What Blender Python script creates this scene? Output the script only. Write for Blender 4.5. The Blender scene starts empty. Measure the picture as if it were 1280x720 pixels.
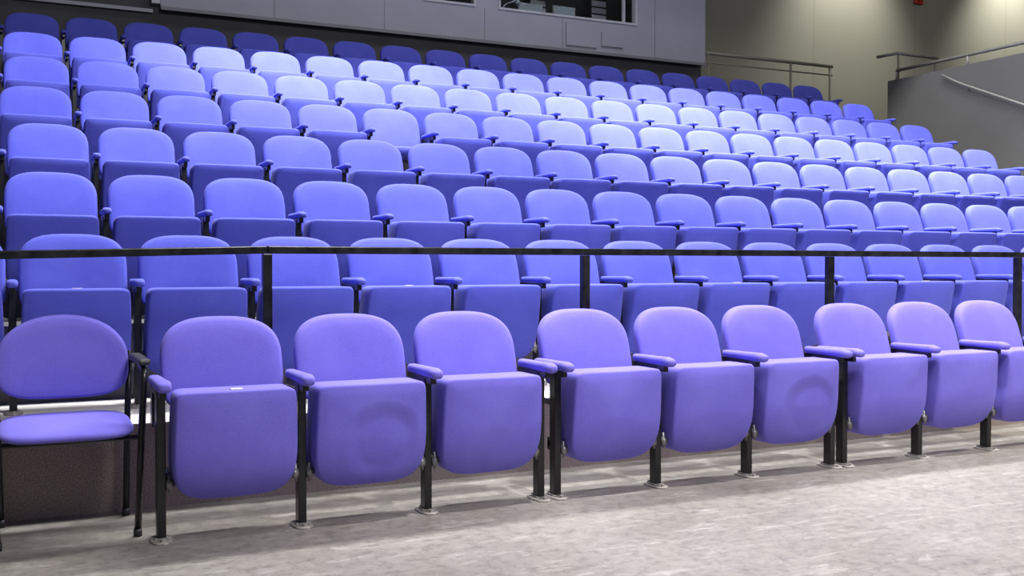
import bpy, math, random
from mathutils import Vector, Matrix
random.seed(4)
S=bpy.context.scene
COL=S.collection
CX,CY=-0.544,-4.18     # origin of the survey used for the seating rows
def W(D): return D+CY
def U(u): return u+CX

# ---------------------------------------------------------------- materials
def newmat(name):
    m=bpy.data.materials.new(name); m.use_nodes=True
    nt=m.node_tree; b=nt.nodes['Principled BSDF']
    return m,nt,b
def ramp_noise(nt,scale,detail,c1,c2,p1=.3,p2=.7,coord='Object',rough=.55):
    tc=nt.nodes.new('ShaderNodeTexCoord')
    n=nt.nodes.new('ShaderNodeTexNoise'); n.inputs['Scale'].default_value=scale
    n.inputs['Detail'].default_value=detail; n.inputs['Roughness'].default_value=rough
    nt.links.new(tc.outputs[coord],n.inputs['Vector'])
    r=nt.nodes.new('ShaderNodeValToRGB')
    r.color_ramp.elements[0].position=p1; r.color_ramp.elements[1].position=p2
    r.color_ramp.elements[0].color=(*c1,1); r.color_ramp.elements[1].color=(*c2,1)
    nt.links.new(n.outputs['Fac'],r.inputs['Fac'])
    return tc,n,r
def bump(nt,b,src,strength,dist=.01,prev=None):
    bp=nt.nodes.new('ShaderNodeBump'); bp.inputs['Strength'].default_value=strength
    bp.inputs['Distance'].default_value=dist
    nt.links.new(src,bp.inputs['Height']); nt.links.new(bp.outputs['Normal'],b.inputs['Normal'])
    if prev: nt.links.new(prev.outputs['Normal'],bp.inputs['Normal'])
    return bp
def simple(name,c,rough=.5,metal=0,var=.12,scale=8,bmp=0):
    m,nt,b=newmat(name)
    c1=tuple(x*(1-var) for x in c); c2=tuple(min(1,x*(1+var)) for x in c)
    tc,n,r=ramp_noise(nt,scale,4,c1,c2)
    nt.links.new(r.outputs['Color'],b.inputs['Base Color'])
    b.inputs['Roughness'].default_value=rough; b.inputs['Metallic'].default_value=metal
    if bmp: bump(nt,b,n.outputs['Fac'],bmp)
    return m
def fabric(name,c,pale,ring=None,wr=.5):
    m,nt,b=newmat(name)
    c1=tuple(x*.82 for x in c); c2=tuple(min(1,x*1.16) for x in c)
    tc,n,r=ramp_noise(nt,420,2,c1,c2,.35,.65)
    oi=nt.nodes.new('ShaderNodeObjectInfo')
    ml=nt.nodes.new('ShaderNodeMath'); ml.operation='MULTIPLY'; ml.inputs[1].default_value=37
    nt.links.new(oi.outputs['Random'],ml.inputs[0])
    ad=nt.nodes.new('ShaderNodeVectorMath'); ad.operation='ADD'
    nt.links.new(tc.outputs['Object'],ad.inputs[0]); nt.links.new(ml.outputs[0],ad.inputs[1])
    n2=nt.nodes.new('ShaderNodeTexNoise'); n2.inputs['Scale'].default_value=4.5; n2.inputs['Detail'].default_value=5
    nt.links.new(ad.outputs[0],n2.inputs['Vector'])
    r2=nt.nodes.new('ShaderNodeMapRange'); r2.inputs[1].default_value=.45; r2.inputs[2].default_value=.72
    r2.inputs[3].default_value=0; r2.inputs[4].default_value=.4
    nt.links.new(n2.outputs['Fac'],r2.inputs[0])
    mx=nt.nodes.new('ShaderNodeMix'); mx.data_type='RGBA'; mx.inputs[7].default_value=(*pale,1)
    nt.links.new(r2.outputs[0],mx.inputs[0]); nt.links.new(r.outputs['Color'],mx.inputs[6])
    nt.links.new(mx.outputs[2],b.inputs['Base Color'])
    b.inputs['Roughness'].default_value=.9
    b.inputs['Sheen Weight'].default_value=.12
    b.inputs['Sheen Tint'].default_value=(.55,.55,1,1)
    n3=nt.nodes.new('ShaderNodeTexNoise'); n3.inputs['Scale'].default_value=2.8; n3.inputs['Detail'].default_value=1; n3.inputs['Distortion'].default_value=.3
    nt.links.new(ad.outputs[0],n3.inputs['Vector'])
    b1=bump(nt,b,n3.outputs['Fac'],wr,.04)
    if ring:
        cx,cz,rad,depth=ring
        sb=nt.nodes.new('ShaderNodeVectorMath'); sb.operation='SUBTRACT'; sb.inputs[1].default_value=(cx,0,cz)
        nt.links.new(tc.outputs['Object'],sb.inputs[0])
        m2=nt.nodes.new('ShaderNodeVectorMath'); m2.operation='MULTIPLY'; m2.inputs[1].default_value=(1,0,1)
        nt.links.new(sb.outputs[0],m2.inputs[0])
        ln=nt.nodes.new('ShaderNodeVectorMath'); ln.operation='LENGTH'; nt.links.new(m2.outputs[0],ln.inputs[0])
        wob=nt.nodes.new('ShaderNodeMath'); wob.operation='MULTIPLY_ADD'; wob.inputs[1].default_value=.06
        nt.links.new(n3.outputs['Fac'],wob.inputs[0]); nt.links.new(ln.outputs['Value'],wob.inputs[2])
        mr=nt.nodes.new('ShaderNodeMapRange'); mr.interpolation_type='SMOOTHSTEP'
        mr.inputs[1].default_value=rad; mr.inputs[2].default_value=rad+.08; mr.inputs[3].default_value=0; mr.inputs[4].default_value=1
        nt.links.new(wob.outputs[0],mr.inputs[0])
        b1=bump(nt,b,mr.outputs[0],.75,depth,b1)
    bump(nt,b,n.outputs['Fac'],.25,.002,b1)
    return m
CF=(.158,.128,.60); CFp=(.205,.178,.67)
M_fabF=fabric('violet_upholstery',CF,CFp,wr=.35)
M_fabF2=fabric('violet_upholstery_soft_dent',CF,CFp,(.04,.33,.13,.018),wr=.35)
M_fabU=fabric('upholstery_cool_lit',(.070,.080,.50),(.10,.115,.56),wr=.2)  # same fabric as the front row, cooler light on the tiers put into its colour
M_black=simple('black_painted_steel',(.015,.015,.017),.3,.3,.3,30)
M_rail=simple('worn_black_rail_paint',(.02,.02,.022),.28,.5,.8,14)
M_steel=simple('dull_olive_steel',(.21,.205,.175),.6,.2,.2,40)
M_plate=simple('dusty_foot_plate',(.26,.24,.215),.7,.2,.5,45)
M_tag=simple('ivory_number_tag',(.75,.7,.6),.5,0,.1,60)
M_plasticblack=simple('black_plastic',(.02,.02,.022),.5,0,.2,20)
M_hinge=simple('hinge_metal',(.20,.195,.19),.42,.5,.4,80)
M_equip=simple('grey_equipment_casing',(.30,.30,.31),.5,.1,.3,12)
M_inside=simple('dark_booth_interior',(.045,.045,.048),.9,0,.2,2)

m,nt,b=newmat('scuffed_concrete_floor'); M_floor=m
tc,n,r=ramp_noise(nt,.9,5,(.175,.155,.13),(.265,.243,.21),.35,.65,rough=.6)
mp=nt.nodes.new('ShaderNodeMapping'); mp.inputs['Scale'].default_value=(1.8,9,1); mp.inputs['Rotation'].default_value=(0,0,.12)
nt.links.new(tc.outputs['Object'],mp.inputs[0])
n2=nt.nodes.new('ShaderNodeTexNoise'); n2.inputs['Scale'].default_value=1.7; n2.inputs['Detail'].default_value=13; n2.inputs['Roughness'].default_value=.8; n2.inputs['Distortion'].default_value=.7
nt.links.new(mp.outputs[0],n2.inputs['Vector'])
mr=nt.nodes.new('ShaderNodeMapRange'); mr.inputs[1].default_value=.53; mr.inputs[2].default_value=.63; mr.inputs[4].default_value=.65
nt.links.new(n2.outputs['Fac'],mr.inputs[0])
mx=nt.nodes.new('ShaderNodeMix'); mx.data_type='RGBA'; mx.inputs[7].default_value=(.42,.395,.36,1)
nt.links.new(mr.outputs[0],mx.inputs[0]); nt.links.new(r.outputs['Color'],mx.inputs[6])
n4=nt.nodes.new('ShaderNodeTexNoise'); n4.inputs['Scale'].default_value=18; n4.inputs['Detail'].default_value=14; n4.inputs['Roughness'].default_value=.85
nt.links.new(tc.outputs['Object'],n4.inputs['Vector'])
mr2=nt.nodes.new('ShaderNodeMapRange'); mr2.inputs[1].default_value=.38; mr2.inputs[2].default_value=.52; mr2.inputs[3].default_value=.55; mr2.inputs[4].default_value=1
nt.links.new(n4.outputs['Fac'],mr2.inputs[0])
mx2=nt.nodes.new('ShaderNodeMix'); mx2.data_type='RGBA'; mx2.blend_type='MULTIPLY'; mx2.inputs[0].default_value=1
nt.links.new(mx.outputs[2],mx2.inputs[6]); nt.links.new(mr2.outputs[0],mx2.inputs[7])
nt.links.new(mx2.outputs[2],b.inputs['Base Color'])
rr_=nt.nodes.new('ShaderNodeMapRange'); rr_.inputs[3].default_value=.26; rr_.inputs[4].default_value=.52
nt.links.new(n4.outputs['Fac'],rr_.inputs[0]); nt.links.new(rr_.outputs[0],b.inputs['Roughness'])

m,nt,b=newmat('speckled_brown_platform_lit_top'); M_carpet=m
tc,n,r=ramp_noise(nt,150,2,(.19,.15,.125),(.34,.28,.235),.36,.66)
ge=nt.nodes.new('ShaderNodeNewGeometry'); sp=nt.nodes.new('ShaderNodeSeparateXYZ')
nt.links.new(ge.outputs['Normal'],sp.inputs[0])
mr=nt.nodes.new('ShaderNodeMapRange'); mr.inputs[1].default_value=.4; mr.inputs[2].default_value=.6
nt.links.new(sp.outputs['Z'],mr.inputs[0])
mx=nt.nodes.new('ShaderNodeMix'); mx.data_type='RGBA'; mx.inputs[7].default_value=(.52,.49,.45,1)  # paler upward faces: light on the platform top put into the colour
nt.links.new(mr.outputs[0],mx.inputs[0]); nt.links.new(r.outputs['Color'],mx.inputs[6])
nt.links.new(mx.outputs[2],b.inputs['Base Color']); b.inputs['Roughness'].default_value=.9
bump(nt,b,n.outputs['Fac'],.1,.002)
M_tread=simple('dark_tread_vinyl',(.09,.085,.085),.8,0,.2,5)

M_booth=simple('lilac_grey_booth_panel',(.30,.305,.365),.6,0,.05,2)
M_boothdark=simple('booth_seam_dark',(.18,.18,.21),.6,0,.1,2)
M_dark=simple('dark_wall_paint',(.055,.055,.065),.8,0,.15,1.5)
M_ceil=simple('black_ceiling_paint',(.03,.03,.035),.9,0,.1,1)
M_parapet=simple('taupe_parapet_paint',(.08,.076,.07),.8,0,.06,1.5)
M_frame=simple('light_grey_frame',(.42,.43,.47),.5,0,.08,5)
m,nt,b=newmat('olive_panel_wall'); M_olive=m
tc=nt.nodes.new('ShaderNodeTexCoord'); sp=nt.nodes.new('ShaderNodeSeparateXYZ'); cb=nt.nodes.new('ShaderNodeCombineXYZ')
nt.links.new(tc.outputs['Object'],sp.inputs[0]); nt.links.new(sp.outputs['X'],cb.inputs['X']); nt.links.new(sp.outputs['Z'],cb.inputs['Y'])
br=nt.nodes.new('ShaderNodeTexBrick'); nt.links.new(cb.outputs[0],br.inputs['Vector'])
br.inputs['Color1'].default_value=(.245,.24,.195,1); br.inputs['Color2'].default_value=(.26,.255,.21,1); br.inputs['Mortar'].default_value=(.20,.195,.16,1)
br.inputs['Scale'].default_value=1; br.inputs['Mortar Size'].default_value=.010; br.inputs['Brick Width'].default_value=2.4; br.inputs['Row Height'].default_value=19
br.offset=0
nt.links.new(br.outputs['Color'],b.inputs['Base Color']); b.inputs['Roughness'].default_value=.8
m,nt,b=newmat('booth_glass'); M_glass=m
b.inputs['Base Color'].default_value=(.9,.95,1,1); b.inputs['Roughness'].default_value=.02
b.inputs['Transmission Weight'].default_value=1; b.inputs['IOR'].default_value=1.02
m,nt,b=newmat('lit_screen'); M_screen=m
b.inputs['Base Color'].default_value=(.05,.06,.07,1); b.inputs['Emission Color'].default_value=(.6,.7,.8,1); b.inputs['Emission Strength'].default_value=.15
m,nt,b=newmat('red_indicator'); M_red=m
b.inputs['Base Color'].default_value=(.45,.03,.02,1); b.inputs['Roughness'].default_value=.4

# ---------------------------------------------------------------- mesh helpers
def obj_from(name,verts,faces,mat,parent=None,smooth=False,bevel=0,loc=(0,0,0)):
    me=bpy.data.meshes.new(name); me.from_pydata(verts,[],faces); me.update()
    if smooth:
        for p in me.polygons: p.use_smooth=True
    if mat: me.materials.append(mat)
    o=bpy.data.objects.new(name,me); COL.objects.link(o); o.location=loc
    if parent: o.parent=parent
    if bevel:
        md=o.modifiers.new('bevel','BEVEL'); md.width=bevel; md.segments=2; md.limit_method='ANGLE'
    return o
def boxvf(bs):
    V=[];F=[]
    for (x0,x1,y0,y1,z0,z1) in bs:
        k=len(V)
        V+=[(x0,y0,z0),(x1,y0,z0),(x1,y1,z0),(x0,y1,z0),(x0,y0,z1),(x1,y0,z1),(x1,y1,z1),(x0,y1,z1)]
        F+=[tuple(k+i for i in f) for f in ((0,3,2,1),(4,5,6,7),(0,1,5,4),(1,2,6,5),(2,3,7,6),(3,0,4,7))]
    return V,F
def boxes(name,bs,mat,parent=None,bevel=0):
    V,F=boxvf(bs); return obj_from(name,V,F,mat,parent,False,bevel)
def tubevf(pts,r,n=12,V=None,F=None):
    if V is None: V=[];F=[]
    pts=[Vector(p) for p in pts]; k0=len(V)
    t=(pts[1]-pts[0]).normalized()
    a=t.orthogonal().normalized()
    for i,p in enumerate(pts):
        if i==0: t2=(pts[1]-pts[0]).normalized()
        elif i==len(pts)-1: t2=(pts[-1]-pts[-2]).normalized()
        else: t2=((pts[i+1]-p).normalized()+(p-pts[i-1]).normalized()).normalized()
        a=(a-t2*a.dot(t2)).normalized(); bb=t2.cross(a)
        for j in range(n):
            an=2*math.pi*j/n; V.append(tuple(p+(a*math.cos(an)+bb*math.sin(an))*r))
    for i in range(len(pts)-1):
        for j in range(n):
            q=k0+i*n; F.append((q+j,q+(j+1)%n,q+n+(j+1)%n,q+n+j))
    F.append(tuple(k0+j for j in range(n))[::-1]); F.append(tuple(k0+(len(pts)-1)*n+j for j in range(n)))
    return V,F
def smoothpath(pts,rad=.05,seg=5):
    P=[Vector(p) for p in pts]; out=[P[0]]
    for i in range(1,len(P)-1):
        a=(P[i-1]-P[i]); c=(P[i+1]-P[i]); d=min(rad,a.length*.45,c.length*.45)
        A=P[i]+a.normalized()*d; C=P[i]+c.normalized()*d
        for k in range(seg+1):
            t=k/seg; out.append(A*(1-t)**2+P[i]*2*t*(1-t)+C*t*t)
    out.append(P[-1]); return out
def tubes(name,paths,r,mat,parent=None,n=12):
    V=[];F=[]
    for p in paths: tubevf(p,r,n,V,F)
    return obj_from(name,V,F,mat,parent,True)
def pad(name,hw,hu,hd,eu,ed,rings,mat,parent=None,deform=None,n=88,center=(0,0,0)):
    """upholstered pad: superelliptic outline in the x-z plane, stacked rings (inset,depth)."""
    V=[];F=[]
    def pt(an,ins):
        c,s=math.cos(an),math.sin(an); e=eu if s>=0 else ed; h=hu if s>=0 else hd
        x=math.copysign(abs(c)**(2/e),c)*hw; z=math.copysign(abs(s)**(2/e),s)*h
        t=min(1,ins/.2); hh=min(hu,hd)*(1-t)+hw*t
        return x*(1-ins/hw), z*(1-ins/hh)
    for ins,y in rings:
        for j in range(n):
            x,z=pt(2*math.pi*j/n,ins); V.append([x,y,z])
    m=len(rings)
    for i in range(m-1):
        for j in range(n):
            F.append((i*n+j,i*n+(j+1)%n,(i+1)*n+(j+1)%n,(i+1)*n+j))
    V.append([0,rings[0][1],0]); V.append([0,rings[-1][1],0]); a=len(V)-2;b_=len(V)-1
    for j in range(n):
        F.append((a,(j+1)%n,j)); F.append((b_,(m-1)*n+j,(m-1)*n+(j+1)%n))
    out=[]
    for x,y,z in V:
        x+=center[0];y+=center[1];z+=center[2]
        if deform: x,y,z=deform(x,y,z)
        out.append((x,y,z))
    return obj_from(name,out,F,mat,parent,True)
def empty(name,loc=(0,0,0)):
    e=bpy.data.objects.new(name,None); e.empty_display_size=.1; COL.objects.link(e); e.location=loc; return e
def tag(o,label,cat,group=None):
    o['label']=label; o['category']=cat
    if group: o['group']=group
def struct(o): o['kind']='structure'; return o

# ---------------------------------------------------------------- theatre seat prototype parts
P=.55
def pad_rings(yf,yb,b=.03,bulge=.015):
    return [(.20,yf-bulge),(.14,yf-bulge*.9),(.09,yf-bulge*.6),(.055,yf-bulge*.25),(b*.8,yf+b*.12),(b*.4,yf+b*.35),(b*.12,yf+b*.7),(0,yf+b*1.2),
            (0,yb-b*.8),(b*.2,yb-b*.35),(b*.6,yb-b*.06),(.06,yb),(.15,yb)]
TB=math.tan(math.radians(18))
def back_def(x,y,z):
    return (x, y+TB*(z-.57)-.022*(x/.245)**2, z)
proto={}
def mk(key,o,name=None):
    o.name='prototype_'+key
    COL.objects.unlink(o); proto[key]=(o,name or key); return o
mk('backrest',pad('backrest',.2475,.185,.19,2.8,5,pad_rings(.165,.235,.024,.007),M_fabF,deform=back_def,center=(0,0,.667)))
mk('backrest_wide',pad('backrest',.2476,.180,.19,3.1,7,pad_rings(.165,.235,.022,.008),M_fabF,deform=back_def,center=(0,0,.67)),'backrest')
def cush_def(x,y,z):
    t=max(0,(.38-z)/.24)
    y2=y+.065*t**2.2 -.07*(z-.40)
    y2+=.012*(x/.24)**2
    x2=x*(1-.035*max(0,(z-.40)/.2))
    return (x2,y2,z)
def cush_def_up(x,y,z):
    x2,y2,z2=cush_def(x,y,z)
    return (x2,y2-.15*(z-.40),z2)
mk('seat_cushion',pad('seat_cushion',.238,.205,.228,16,4.1,pad_rings(-.125,.05,.013,.006),M_fabF,deform=cush_def,center=(0,0,.378)))
mk('seat_cushion_up',pad('seat_cushion',.240,.205,.228,16,6,pad_rings(-.120,.05,.016,.006),M_fabF,deform=cush_def_up,center=(0,0,.378)),'seat_cushion')
def low_def(x,y,z):
    dz=z-.25
    return (x,.12-dz, .40-(y-.03)*.6)
mk('seat_cushion_low',pad('seat_cushion',.238,.205,.225,6,6,pad_rings(-.10,.02,.03,.01),M_fabF,deform=low_def,center=(0,0,.405)),'seat_cushion')
def arm_pad(name,k=1.0):
    V=[];F=[];n=16
    st=[(-.150,.35),(-.145,.7),(-.13,.95),(-.10,1.06),(-.05,1.0),(.04,.93),(.12,.9),(.17,.85),(.18,.6)]
    for y,s in st:
        for j in range(n):
            an=2*math.pi*j/n; c,si=math.cos(an),math.sin(an)
            V.append((math.copysign(abs(c)**.7,c)*.028*s*k,y,.610+math.copysign(abs(si)**.7,si)*.021*s*k-(.004 if y<-.1 else 0)))
    for i in range(len(st)-1):
        for j in range(n):
            F.append((i*n+j,i*n+(j+1)%n,(i+1)*n+(j+1)%n,(i+1)*n+j))
    F.append(tuple(range(n))[::-1]); F.append(tuple((len(st)-1)*n+j for j in range(n)))
    return obj_from(name,V,F,M_fabF,None,True)
mk('armrest',arm_pad('armrest'))
mk('armrest_slim',arm_pad('armrest',.85),'armrest')
mk('leg',boxes('leg',[(-.017,.017,-.026,.026,.006,.58),(-.013,.013,-.09,.20,.560,.592),(-.013,.013,.150,.20,.42,.56),(-.010,.010,.02,.20,.42,.445)],M_black,bevel=.003))
def footplate():
    V=[];F=[];n=20   # oval floor flange
    for z,s in ((0,1),(.005,1),(.009,.9)):
        for j in range(n):
            an=2*math.pi*j/n; c,si=math.cos(an),math.sin(an)
            V.append((math.copysign(abs(c)**.8,c)*.042*s,-.005+math.copysign(abs(si)**.8,si)*.082*s,z))
    for i in range(2):
        for j in range(n): F.append((i*n+j,i*n+(j+1)%n,(i+1)*n+(j+1)%n,(i+1)*n+j))
    F.append(tuple(range(n))[::-1]); F.append(tuple(2*n+j for j in range(n)))
    for y in (-.062,.052): tubevf([(0.0,y,.006),(0.0,y,.018)],.010,6,V,F)
    V2,F2=boxvf([(-.026,.026,-.035,.035,.006,.014)]); k=len(V); V+=V2; F+=[tuple(i+k for i in f) for f in F2]
    return obj_from('foot_plate',V,F,M_plate)
mk('foot_plate',footplate())
mk('seat_beam',boxes('seat_beam',[(-P/2+.018,P/2-.018,.085,.115,.215,.245),(-P/2+.018,-P/2+.025,.0,.115,.20,.26),(P/2-.025,P/2-.018,.0,.115,.20,.26)],M_black,bevel=.002))
def hinge(sx):
    V=[];F=[]
    tubevf([(sx*(P/2-.018),-.02,.218),(sx*(P/2-.043),-.02,.218)],.021,16,V,F)
    tubevf([(sx*(P/2-.018),-.02,.218),(sx*(P/2-.050),-.02,.218)],.009,12,V,F)
    tubevf([(sx*(P/2-.028),-.02,.218),(sx*(P/2-.030),.075,.265)],.008,8,V,F)
    tubevf([(sx*(P/2-.028),-.032,.187),(sx*(P/2-.028),-.025,.26)],.006,8,V,F)
    return obj_from('hinge_bracket',V,F,M_hinge,None,True)
mk('hingeL',hinge(-1),'hinge_bracket'); mk('hingeR',hinge(1),'hinge_bracket')
mk('tag',boxes('number_plate',[(-.022,.022,-.10,-.07,.5815,.586)],M_tag),'number_plate')

def add(key,parent,dx=0,mat=None):
    src,nm=proto[key]; o=src.copy(); o.name=nm
    COL.objects.link(o); o.parent=parent; o.location=(dx,0,0)
    if mat:
        o.material_slots[0].link='OBJECT'; o.material_slots[0].material=mat
    return o
def seat(loc,mat,last=False,full=True,lowered=False,plate=False,rot=0,label='',group='',wide=False,cmat=None):
    e=empty('theater_seat',loc); e.rotation_euler[2]=rot
    arm='armrest_slim' if wide else 'armrest'
    add('backrest_wide' if wide else 'backrest',e,0,mat)
    add('seat_cushion_low' if lowered else ('seat_cushion_up' if wide else 'seat_cushion'),e,0,cmat or mat)
    add(arm,e,-P/2,mat); add('leg',e,-P/2)
    if full:
        add('foot_plate',e,-P/2)
        add('seat_beam',e); add('hingeL',e); add('hingeR',e)
    if last:
        add(arm,e,P/2,mat); add('leg',e,P/2)
        if full: add('foot_plate',e,P/2)
    if plate: add('tag',e)
    tag(e,label,'theater seat',group)
    return e

# ---------------------------------------------------------------- front row: modules of three
x=.242; gap=.086; idx=0
for mod in range(3):
    for k in range(3):
        if idx==0: lb='violet tip-up theater seat beside the loose armchair, number tag on cushion'
        elif idx in (1,5): lb='violet tip-up theater seat with soft round dent worn into its cushion'
        elif k==2: lb='violet tip-up theater seat on grey floor beside twin black legs'
        elif k==0: lb='violet tip-up theater seat, first of a three-seat unit'
        else: lb='violet tip-up theater seat, middle one of a three-seat unit'
        seat((x,0,0),M_fabF,last=(k==2),plate=(idx==0),label=lb,group='front row of floor-mounted theater seats',
             cmat={1:M_fabF2,5:M_fabF2}.get(idx))
        x+=P; idx+=1
    x+=gap
# ---------------------------------------------------------------- raised rows
DB={2:5.56,3:6.50,4:7.43,5:8.39,6:9.35,7:10.32,8:11.30}
RZ={2:.375,3:.765,4:1.165,5:1.56,6:1.96,7:2.36,8:2.755}
U0={2:.275,3:.21,4:.225,5:.17,6:.20,7:.19,8:.205}
names={2:'first',3:'second',4:'third',5:'fourth',6:'fifth',7:'sixth',8:'top'}
for r in range(2,9):
    for i in range(-1,19):
        lowered=(r==5 and i==5)
        pl=(r==2 and i in (0,3,7,10))
        if lowered: lb='blue theater seat with its cushion lowered on the fourth tier'
        elif pl: lb='blue tip-up theater seat with ivory number tag behind black railing'
        elif r==2: lb='blue tip-up theater seat behind the black guard railing'
        elif i==18: lb='blue tip-up theater seat at the aisle end of the %s tier'%names[r]
        else: lb='blue-lit fabric tip-up theater seat on the %s tier'%names[r]
        u=U0[r]+P*i; s=u/DB[r]; dd=0 if r==2 else DB[r]*.07*max(0,.45-s)**2
        seat((U(u),W(DB[r]-.22+dd),RZ[r]),M_fabU,last=(i==18),full=(r<=3),lowered=lowered,plate=pl,label=lb,group='tip-up seats on the %s raised tier'%names[r],wide=True)

# ---------------------------------------------------------------- tiers
XL,XR=-3.2,U(10.95)
ED={r:DB[r]-.80 for r in DB}
for r in range(2,9):
    y0=W(ED[r]); y1=W(ED[r+1]) if r<8 else W(12.6)
    V,F=boxvf([(XL,XR,y0,y1,0,RZ[r])])
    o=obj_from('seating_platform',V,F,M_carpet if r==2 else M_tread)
    tag(o,('speckled brown' if r==2 else 'dark')+' platform tier carrying the %s row of blue seats'%names[r],'platform','stepped seating tiers')

# ---------------------------------------------------------------- black guard railing
g=empty('guard_railing',(U(1.07),W(4.83),RZ[2]))
def rel(e,o):
    o.parent=e; o.matrix_parent_inverse=Matrix.Translation(-e.location); return o
yr=W(4.83)
us=[-.64,1.07,2.776,4.497,6.171,7.88]
zt=1.14
V,F=boxvf([(U(1.07),U(8.2),yr-.022,yr+.022,zt-.018,zt+.018)])
k=len(V)
xa,xb=U(-1.2),U(1.07)
za=zt-.06
V+=[(xa,yr-.022,za-.018),(xb,yr-.022,zt-.018),(xb,yr+.022,zt-.018),(xa,yr+.022,za-.018),(xa,yr-.022,za+.018),(xb,yr-.022,zt+.018),(xb,yr+.022,zt+.018),(xa,yr+.022,za+.018)]
F+=[tuple(k+i for i in f) for f in ((0,3,2,1),(4,5,6,7),(0,1,5,4),(1,2,6,5),(2,3,7,6),(3,0,4,7))]
rel(g,obj_from('top_rail',V,F,M_rail,bevel=.005))
for u in us:
    top=zt-.019 if u>1 else zt-.066
    rel(g,boxes('post',[(U(u)-.021,U(u)+.021,yr-.021,yr+.021,RZ[2]+.008,top),(U(u)-.05,U(u)+.05,yr-.045,yr+.045,RZ[2],RZ[2]+.008)],M_rail,bevel=.003))
tag(g,'black painted square-tube steel guard railing on the first tier edge','railing')

# ---------------------------------------------------------------- loose arm chair
ch=empty('stacking_armchair',(-.355,.30,0))
def bdef(x,y,z): return (x,y+.18*(z-.5)-.03*(x/.25)**2,z)
pad('backrest',.255,.192,.155,2.15,3.6,pad_rings(.175,.225,.020,.006),M_fabF,ch,deform=bdef,center=(0,0,.668))
so=pad('seat',.245,.225,.225,4.5,4.5,[(.2,-.044),(.14,-.043),(.08,-.042),(.04,-.038),(.012,-.030),(0,-.020),(0,-.012),(.01,-.002),(.03,0),(.1,0)],M_fabF,ch)
for v in so.data.vertices:
    X,Y,Z=v.co; v.co=(X,Z-.015,.405-Y+(.020*(Z/.22) if Z>0 else -.012*(Z/.22)**2))
so.data.update()
for sx in (-1,1):
    tubes('leg_frame',[smoothpath([(sx*.248,-.195,.012),(sx*.264,-.20,.40),(sx*.276,-.205,.655),(sx*.280,.10,.670),(sx*.264,.225,.665)],.06,7),
                 smoothpath([(sx*.240,.19,.012),(sx*.247,.185,.40),(sx*.264,.235,.70)],.1)],.0135,M_black,ch)
    tubes('foot_cap',[[(sx*.248,-.195,0),(sx*.248,-.195,.03)]],.0165,M_plasticblack,ch)
    tubes('foot_cap',[[(sx*.240,.19,0),(sx*.240,.19,.03)]],.0165,M_plasticblack,ch)
    boxes('arm_pad',[(sx*.278-.024,sx*.278+.024,-.20,.17,.672,.696)],M_plasticblack,ch,bevel=.010)
for pth in ([(-.258,-.17,.388),(.258,-.17,.388)],[(-.246,.17,.39),(.246,.17,.39)],[(-.15,-.17,.392),(-.15,.17,.392)],[(.15,-.17,.392),(.15,.17,.392)]):
    tubes('cross_bar',[pth],.010,M_black,ch)
for bb in ((-.262,-.20,.235,.247,.585,.62),(.20,.262,.235,.247,.585,.62)):
    boxes('back_bracket',[bb],M_black,ch,bevel=.003)
tag(ch,'violet fabric stacking armchair with black tubular steel frame','chair')

# ---------------------------------------------------------------- room shell
struct(boxes('floor',[(-4,18.2,-7,W(14),-.1,0)],M_floor))
struct(boxes('ceiling',[(-4,18.2,-7,W(14),8,8.1)],M_ceil))
struct(boxes('unseen_light_blocker',[(-3.95,18.15,5.0,5.15,5.15,7.99)],M_ceil))  # unseen block, added to keep the overhead light off the top row
struct(boxes('wall_left',[(-4.1,-4,-7,W(14),0,8)],M_dark))
struct(boxes('wall_right',[(18.2,18.3,-7,W(14),0,8)],M_olive))
struct(boxes('wall_back',[(-4,18.2,W(13.9),W(14),0,8)],M_olive))
yb=W(12.6)
struct(boxes('wall_booth_base',[(-4,U(9.29),yb+.10,yb+.2,0,4.06)],M_dark))
struct(boxes('wall_booth_side',[(-4,U(1.58),yb+.10,yb+.2,4.06,8)],M_dark))
struct(boxes('wall_booth_end',[(U(9.19),U(9.29),yb+.2,W(13.9),0,8)],M_booth))
x0,x1=U(1.58),U(9.29)
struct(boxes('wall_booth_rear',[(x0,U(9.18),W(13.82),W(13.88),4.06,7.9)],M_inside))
zs,zh=4.50,5.5
struct(boxes('wall_booth',[(x0,x1,yb,yb+.1,4.07,zs),(x0,U(4.83),yb,yb+.1,zs,8),(U(5.57),U(5.90),yb,yb+.1,zs,8),(U(8.09),x1,yb,yb+.1,zs,8),
     (U(4.83),U(5.57),yb,yb+.1,zh,8),(U(5.90),U(8.09),yb,yb+.1,zh,8)],M_booth))
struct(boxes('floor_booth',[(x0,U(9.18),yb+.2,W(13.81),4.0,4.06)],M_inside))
def windowf(nm,ua,ub):
    a,b2=U(ua),U(ub); t=.03
    o=boxes(nm,[(a,b2,yb-.015,yb+.08,zs,zs+t),(a,b2,yb-.015,yb+.08,zh-t,zh),(a,a+t,yb-.015,yb+.08,zs+t,zh-t),(b2-t,b2,yb-.015,yb+.08,zs+t,zh-t)],M_frame)
    struct(o)
    gl=boxes('window_pane',[(a+t,b2-t,yb+.04,yb+.046,zs+t,zh-t)],M_glass,o); gl['label']='clear booth glass'
windowf('window_1',4.83,5.57); windowf('window_2',5.90,8.09)
n=1
for u in (2.9,4.3,5.70,6.88,8.4):
    struct(boxes('trim_%d'%n,[(U(u)-.004,U(u)+.004,yb-.004,yb,4.07,zs if 4.8<u<8.1 else 6.5)],M_boothdark)); n+=1
struct(boxes('trim_%d'%n,[(x0,x1,yb-.03,yb,4.03,4.07)],M_boothdark)); n+=1
struct(boxes('trim_%d'%n,[(-4,U(1.50),yb+.04,yb+.1,4.0,4.04)],M_booth)); n+=1
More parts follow.
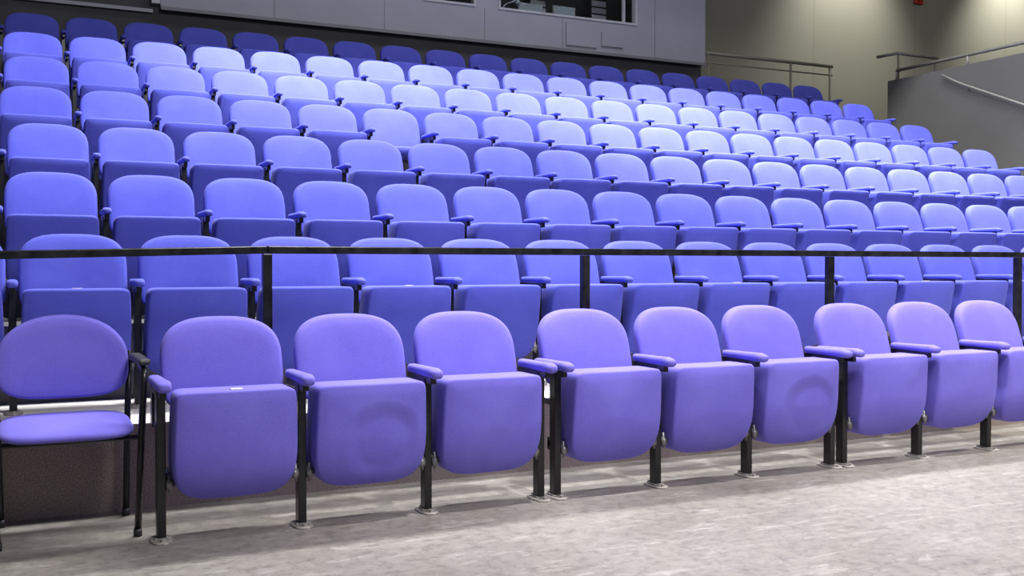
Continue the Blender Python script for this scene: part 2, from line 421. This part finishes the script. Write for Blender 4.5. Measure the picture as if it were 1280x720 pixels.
struct(boxes('trim_%d'%n,[(U(6.93),U(7.42),yb-.025,yb,4.12,4.44)],M_booth)); n+=1
struct(boxes('trim_%d'%n,[(U(7.50),U(7.85),yb-.025,yb,4.16,4.36)],M_booth)); n+=1
struct(boxes('trim_%d'%n,[(U(1.48),U(1.575),yb-.01,yb+.1,4.10,6.0)],M_frame)); n+=1
struct(boxes('trim_%d'%n,[(U(7.86),U(7.89),yb-.01,yb+.035,zs+.03,zh-.03)],M_frame)); n+=1
# booth equipment
dk=empty('control_desk',(U(6.6),yb+.57,4.06))
rel(dk,boxes('desk_top',[(U(4.9),U(8.3),yb+.3,yb+.85,4.44,4.48)],M_plasticblack))
for a in (4.95,8.2):
    rel(dk,boxes('leg',[(U(a),U(a)+.05,yb+.35,yb+.8,4.06,4.44)],M_plasticblack))
tag(dk,'black control desk behind the booth window','desk')
for u,w_,h in ((5.1,.36,.20),(6.65,.40,.20),(7.20,.36,.22)):
    e=empty('computer_monitor',(U(u),yb+.55,4.48))
    boxes('stand',[(-.08,.08,-.05,.09,0,.012),(-.02,.02,.0,.03,.012,.12)],M_plasticblack,e)
    boxes('casing',[(-w_/2,w_/2,-.02,.02,.08,.10+h)],M_equip,e,bevel=.004)
    boxes('screen',[(-w_/2+.02,w_/2-.02,-.023,-.02,.10,.08+h)],M_screen,e)
    tag(e,'small computer monitor standing on the booth desk','monitor','monitors on the control desk')
mc=empty('mixing_console',(U(7.70),yb+.5,4.48))
boxes('console_body',[(-.24,.2,-.15,.15,0,.14)],M_equip,mc,bevel=.01)
for i in range(8):
    boxes('fader',[(-.22+.05*i,-.205+.05*i,-.12,.10,.14,.16)],M_frame,mc)
tag(mc,'grey mixing console on the booth desk','mixing console')
for u in (6.95,7.98):
    q=empty('equipment_rack',(U(u),yb+.98,4.06))
    boxes('rack_case',[(-.14,.14,-.10,.10,0,1.05)],M_plasticblack,q,bevel=.006)
    for i in range(5):
        boxes('rack_unit',[(-.12,.12,-.112,-.10,.48+i*.105,.56+i*.105)],M_equip if i%2 else M_frame,q)
    tag(q,'black equipment rack with grey units inside the booth','equipment rack','booth equipment racks')
dl=empty('desk_lamp',(U(6.2),yb+.5,4.48))
tubes('lamp_base',[[(0,0,0),(0,0,.02)]],.06,M_steel,dl,20)
tubes('lamp_arm',[smoothpath([(0,0,.02),(0,0,.22),(.18,-.03,.30)],.08)],.008,M_frame,dl)
tubes('lamp_shade',[[(.18,-.03,.31),(.24,-.03,.25)]],.04,M_frame,dl)
tag(dl,'small metal desk lamp on the booth desk','lamp')

o=boxes('seating_platform',[(U(9.31),18.1,W(12.62),W(13.88),0,2.75)],M_dark); tag(o,'dark walkway platform behind the top row beside the booth','platform')
rr=empty('rear_railing',(U(9.4),W(12.66),2.75))
yy=W(12.7)
for u in (9.42,11.0,11.8):
    rel(rr,tubes('post',[[(U(u),yy,2.75),(U(u),yy,4.25)]],.018,M_steel))
rel(rr,tubes('top_rail',[[(U(9.35),yy,4.25),(U(11.85),yy,4.25)]],.026,M_steel))
rel(rr,tubes('lower_rail',[[(U(9.35),yy,4.11),(U(11.85),yy,4.11)]],.012,M_steel))
tag(rr,'grey steel two-rail railing on the rear walkway','railing')
xp=U(11.2)
ZP=3.68
struct(boxes('wall_gallery',[(xp,xp+.15,W(6.0),W(10.9),0,ZP),(xp+.15,18.2,W(10.75),W(10.9),0,ZP)],M_parapet))
struct(boxes('floor_gallery',[(xp+.15,18.2,W(6.0),W(10.75),2.6,2.7)],M_parapet))
gr=empty('gallery_railing',(xp+.07,W(10.7),ZP))
X=xp+.07
rel(gr,tubes('top_rail',[[(X,W(6.1),3.82),(X,W(10.8),3.82)]],.022,M_steel))
for D in (10.8,9.6,8.4,7.2):
    rel(gr,tubes('post',[[(X,W(D),ZP),(X,W(D),3.82)]],.016,M_steel))
tag(gr,'low grey steel railing on the gallery parapet','railing')
g2=empty('walkway_railing',(U(12.4),W(10.83),ZP))
rel(g2,tubes('top_rail',[[(U(11.25),W(11.15),4.07),(U(11.30),W(10.83),4.07),(U(12.1),W(10.83),4.07)]],.022,M_steel))
for (a,d) in ((11.33,10.83),(12.05,10.83)):
    rel(g2,tubes('post',[[(U(a),W(d),ZP),(U(a),W(d),4.07)]],.016,M_steel))
tag(g2,'grey steel railing at the corner of the gallery','railing')
hr=empty('stair_handrail',(xp,W(10),3.0))
xh=xp-.07
rel(hr,tubes('rail',[smoothpath([(xh,W(9.9),3.60),(xh,W(9.6),3.44),(xh,W(6.5),2.1)],.1)],.014,M_steel))
for D in (9.5,8.4,7.0):
    z=3.44-(9.6-D)*(1.34/3.1)
    rel(hr,tubes('bracket',[[(xh,W(D),z-.015),(xp,W(D),z-.06)]],.008,M_steel))
tag(hr,'sloping grey steel handrail fixed along the parapet','handrail')
rd=empty('alarm_light',(U(15.0),W(13.9),5.95))
boxes('mounting_box',[(-.10,.10,-.05,0,-.09,.10)],M_red,rd,bevel=.01)
boxes('lens',[(-.05,.05,-.09,-.05,-.05,.05)],M_red,rd,bevel=.02)
tag(rd,'small red alarm light on the olive wall','alarm light')

# ---------------------------------------------------------------- lights
def aim(o,t):
    d=Vector(t)-o.location; o.rotation_euler=d.to_track_quat('-Z','Y').to_euler()
def area(loc,t,e,size,c=(1,1,1),sy=None):
    l=bpy.data.lights.new('area_light','AREA'); l.energy=e; l.size=size; l.color=c
    if sy: l.shape='RECTANGLE'; l.size_y=sy
    o=bpy.data.objects.new('area_light',l); COL.objects.link(o); o.location=loc; aim(o,t)
def spot(loc,t,e,ang,blend=.6,c=(1,1,1),rad=.15):
    l=bpy.data.lights.new('spot_light','SPOT'); l.energy=e; l.spot_size=math.radians(ang); l.spot_blend=blend; l.color=c; l.shadow_soft_size=rad
    o=bpy.data.objects.new('spot_light',l); COL.objects.link(o); o.location=loc; aim(o,t)
BL=(.94,.96,1)
area((2.0,-4.0,6.0),(2.6,1.0,.6),410,2.0,(.98,.97,1))
area((4.5,2.7,7.8),(4.5,3.2,1.5),1700,8,BL,.8)
spot((5.4,2.9,7.8),(6.0,4.1,2.2),8200,60,1,BL,.2)
spot((1.6,2.8,7.8),(2.4,5.7,3.2),5800,50,1,BL,.2)
spot((1.2,2.2,7.8),(1.2,2.7,1.4),2300,50,1,BL,.2)
spot((9.0,2.6,7.8),(9.0,3.0,1.6),6000,54,1,BL,.2)
spot((6.2,-3.0,7.4),(6.9,-.6,0),3000,64,1,(1,.96,.90))
spot((2.6,-1.2,7.8),(3.2,.20,.5),2900,50,.9,(.97,.96,1))
area((5.5,5.6,7.4),(5.5,8.6,4.6),85,6,(.95,.96,1),1.0)
area((U(6.8),W(12.95),7.3),(U(6.8),W(13.2),4.4),38,1.5,(1,.97,.9))
for ux in (13.2,17.4):
    spot((U(ux),W(12.9),7.6),(U(ux),W(13.85),5.3),800,80,1,(1,.98,.88),.15)
area((14,5.6,7.6),(14,9,3.5),150,4,(1,.98,.93))
w=bpy.data.worlds.new('World'); S.world=w; w.use_nodes=True
w.node_tree.nodes['Background'].inputs[0].default_value=(.84,.86,1,1); w.node_tree.nodes['Background'].inputs[1].default_value=.29
S.view_settings.view_transform='Standard'
for k_,(o,_) in proto.items(): bpy.data.objects.remove(o)

# ---------------------------------------------------------------- camera
cd=bpy.data.cameras.new('camera'); cam=bpy.data.objects.new('camera',cd); COL.objects.link(cam)
cd.sensor_width=36; cd.lens=36*1290/1280; cd.clip_start=.05
cam.location=(CX,CY,1.066); cam.rotation_euler=(math.radians(90-1.24),0,math.radians(-25.85))
S.camera=cam
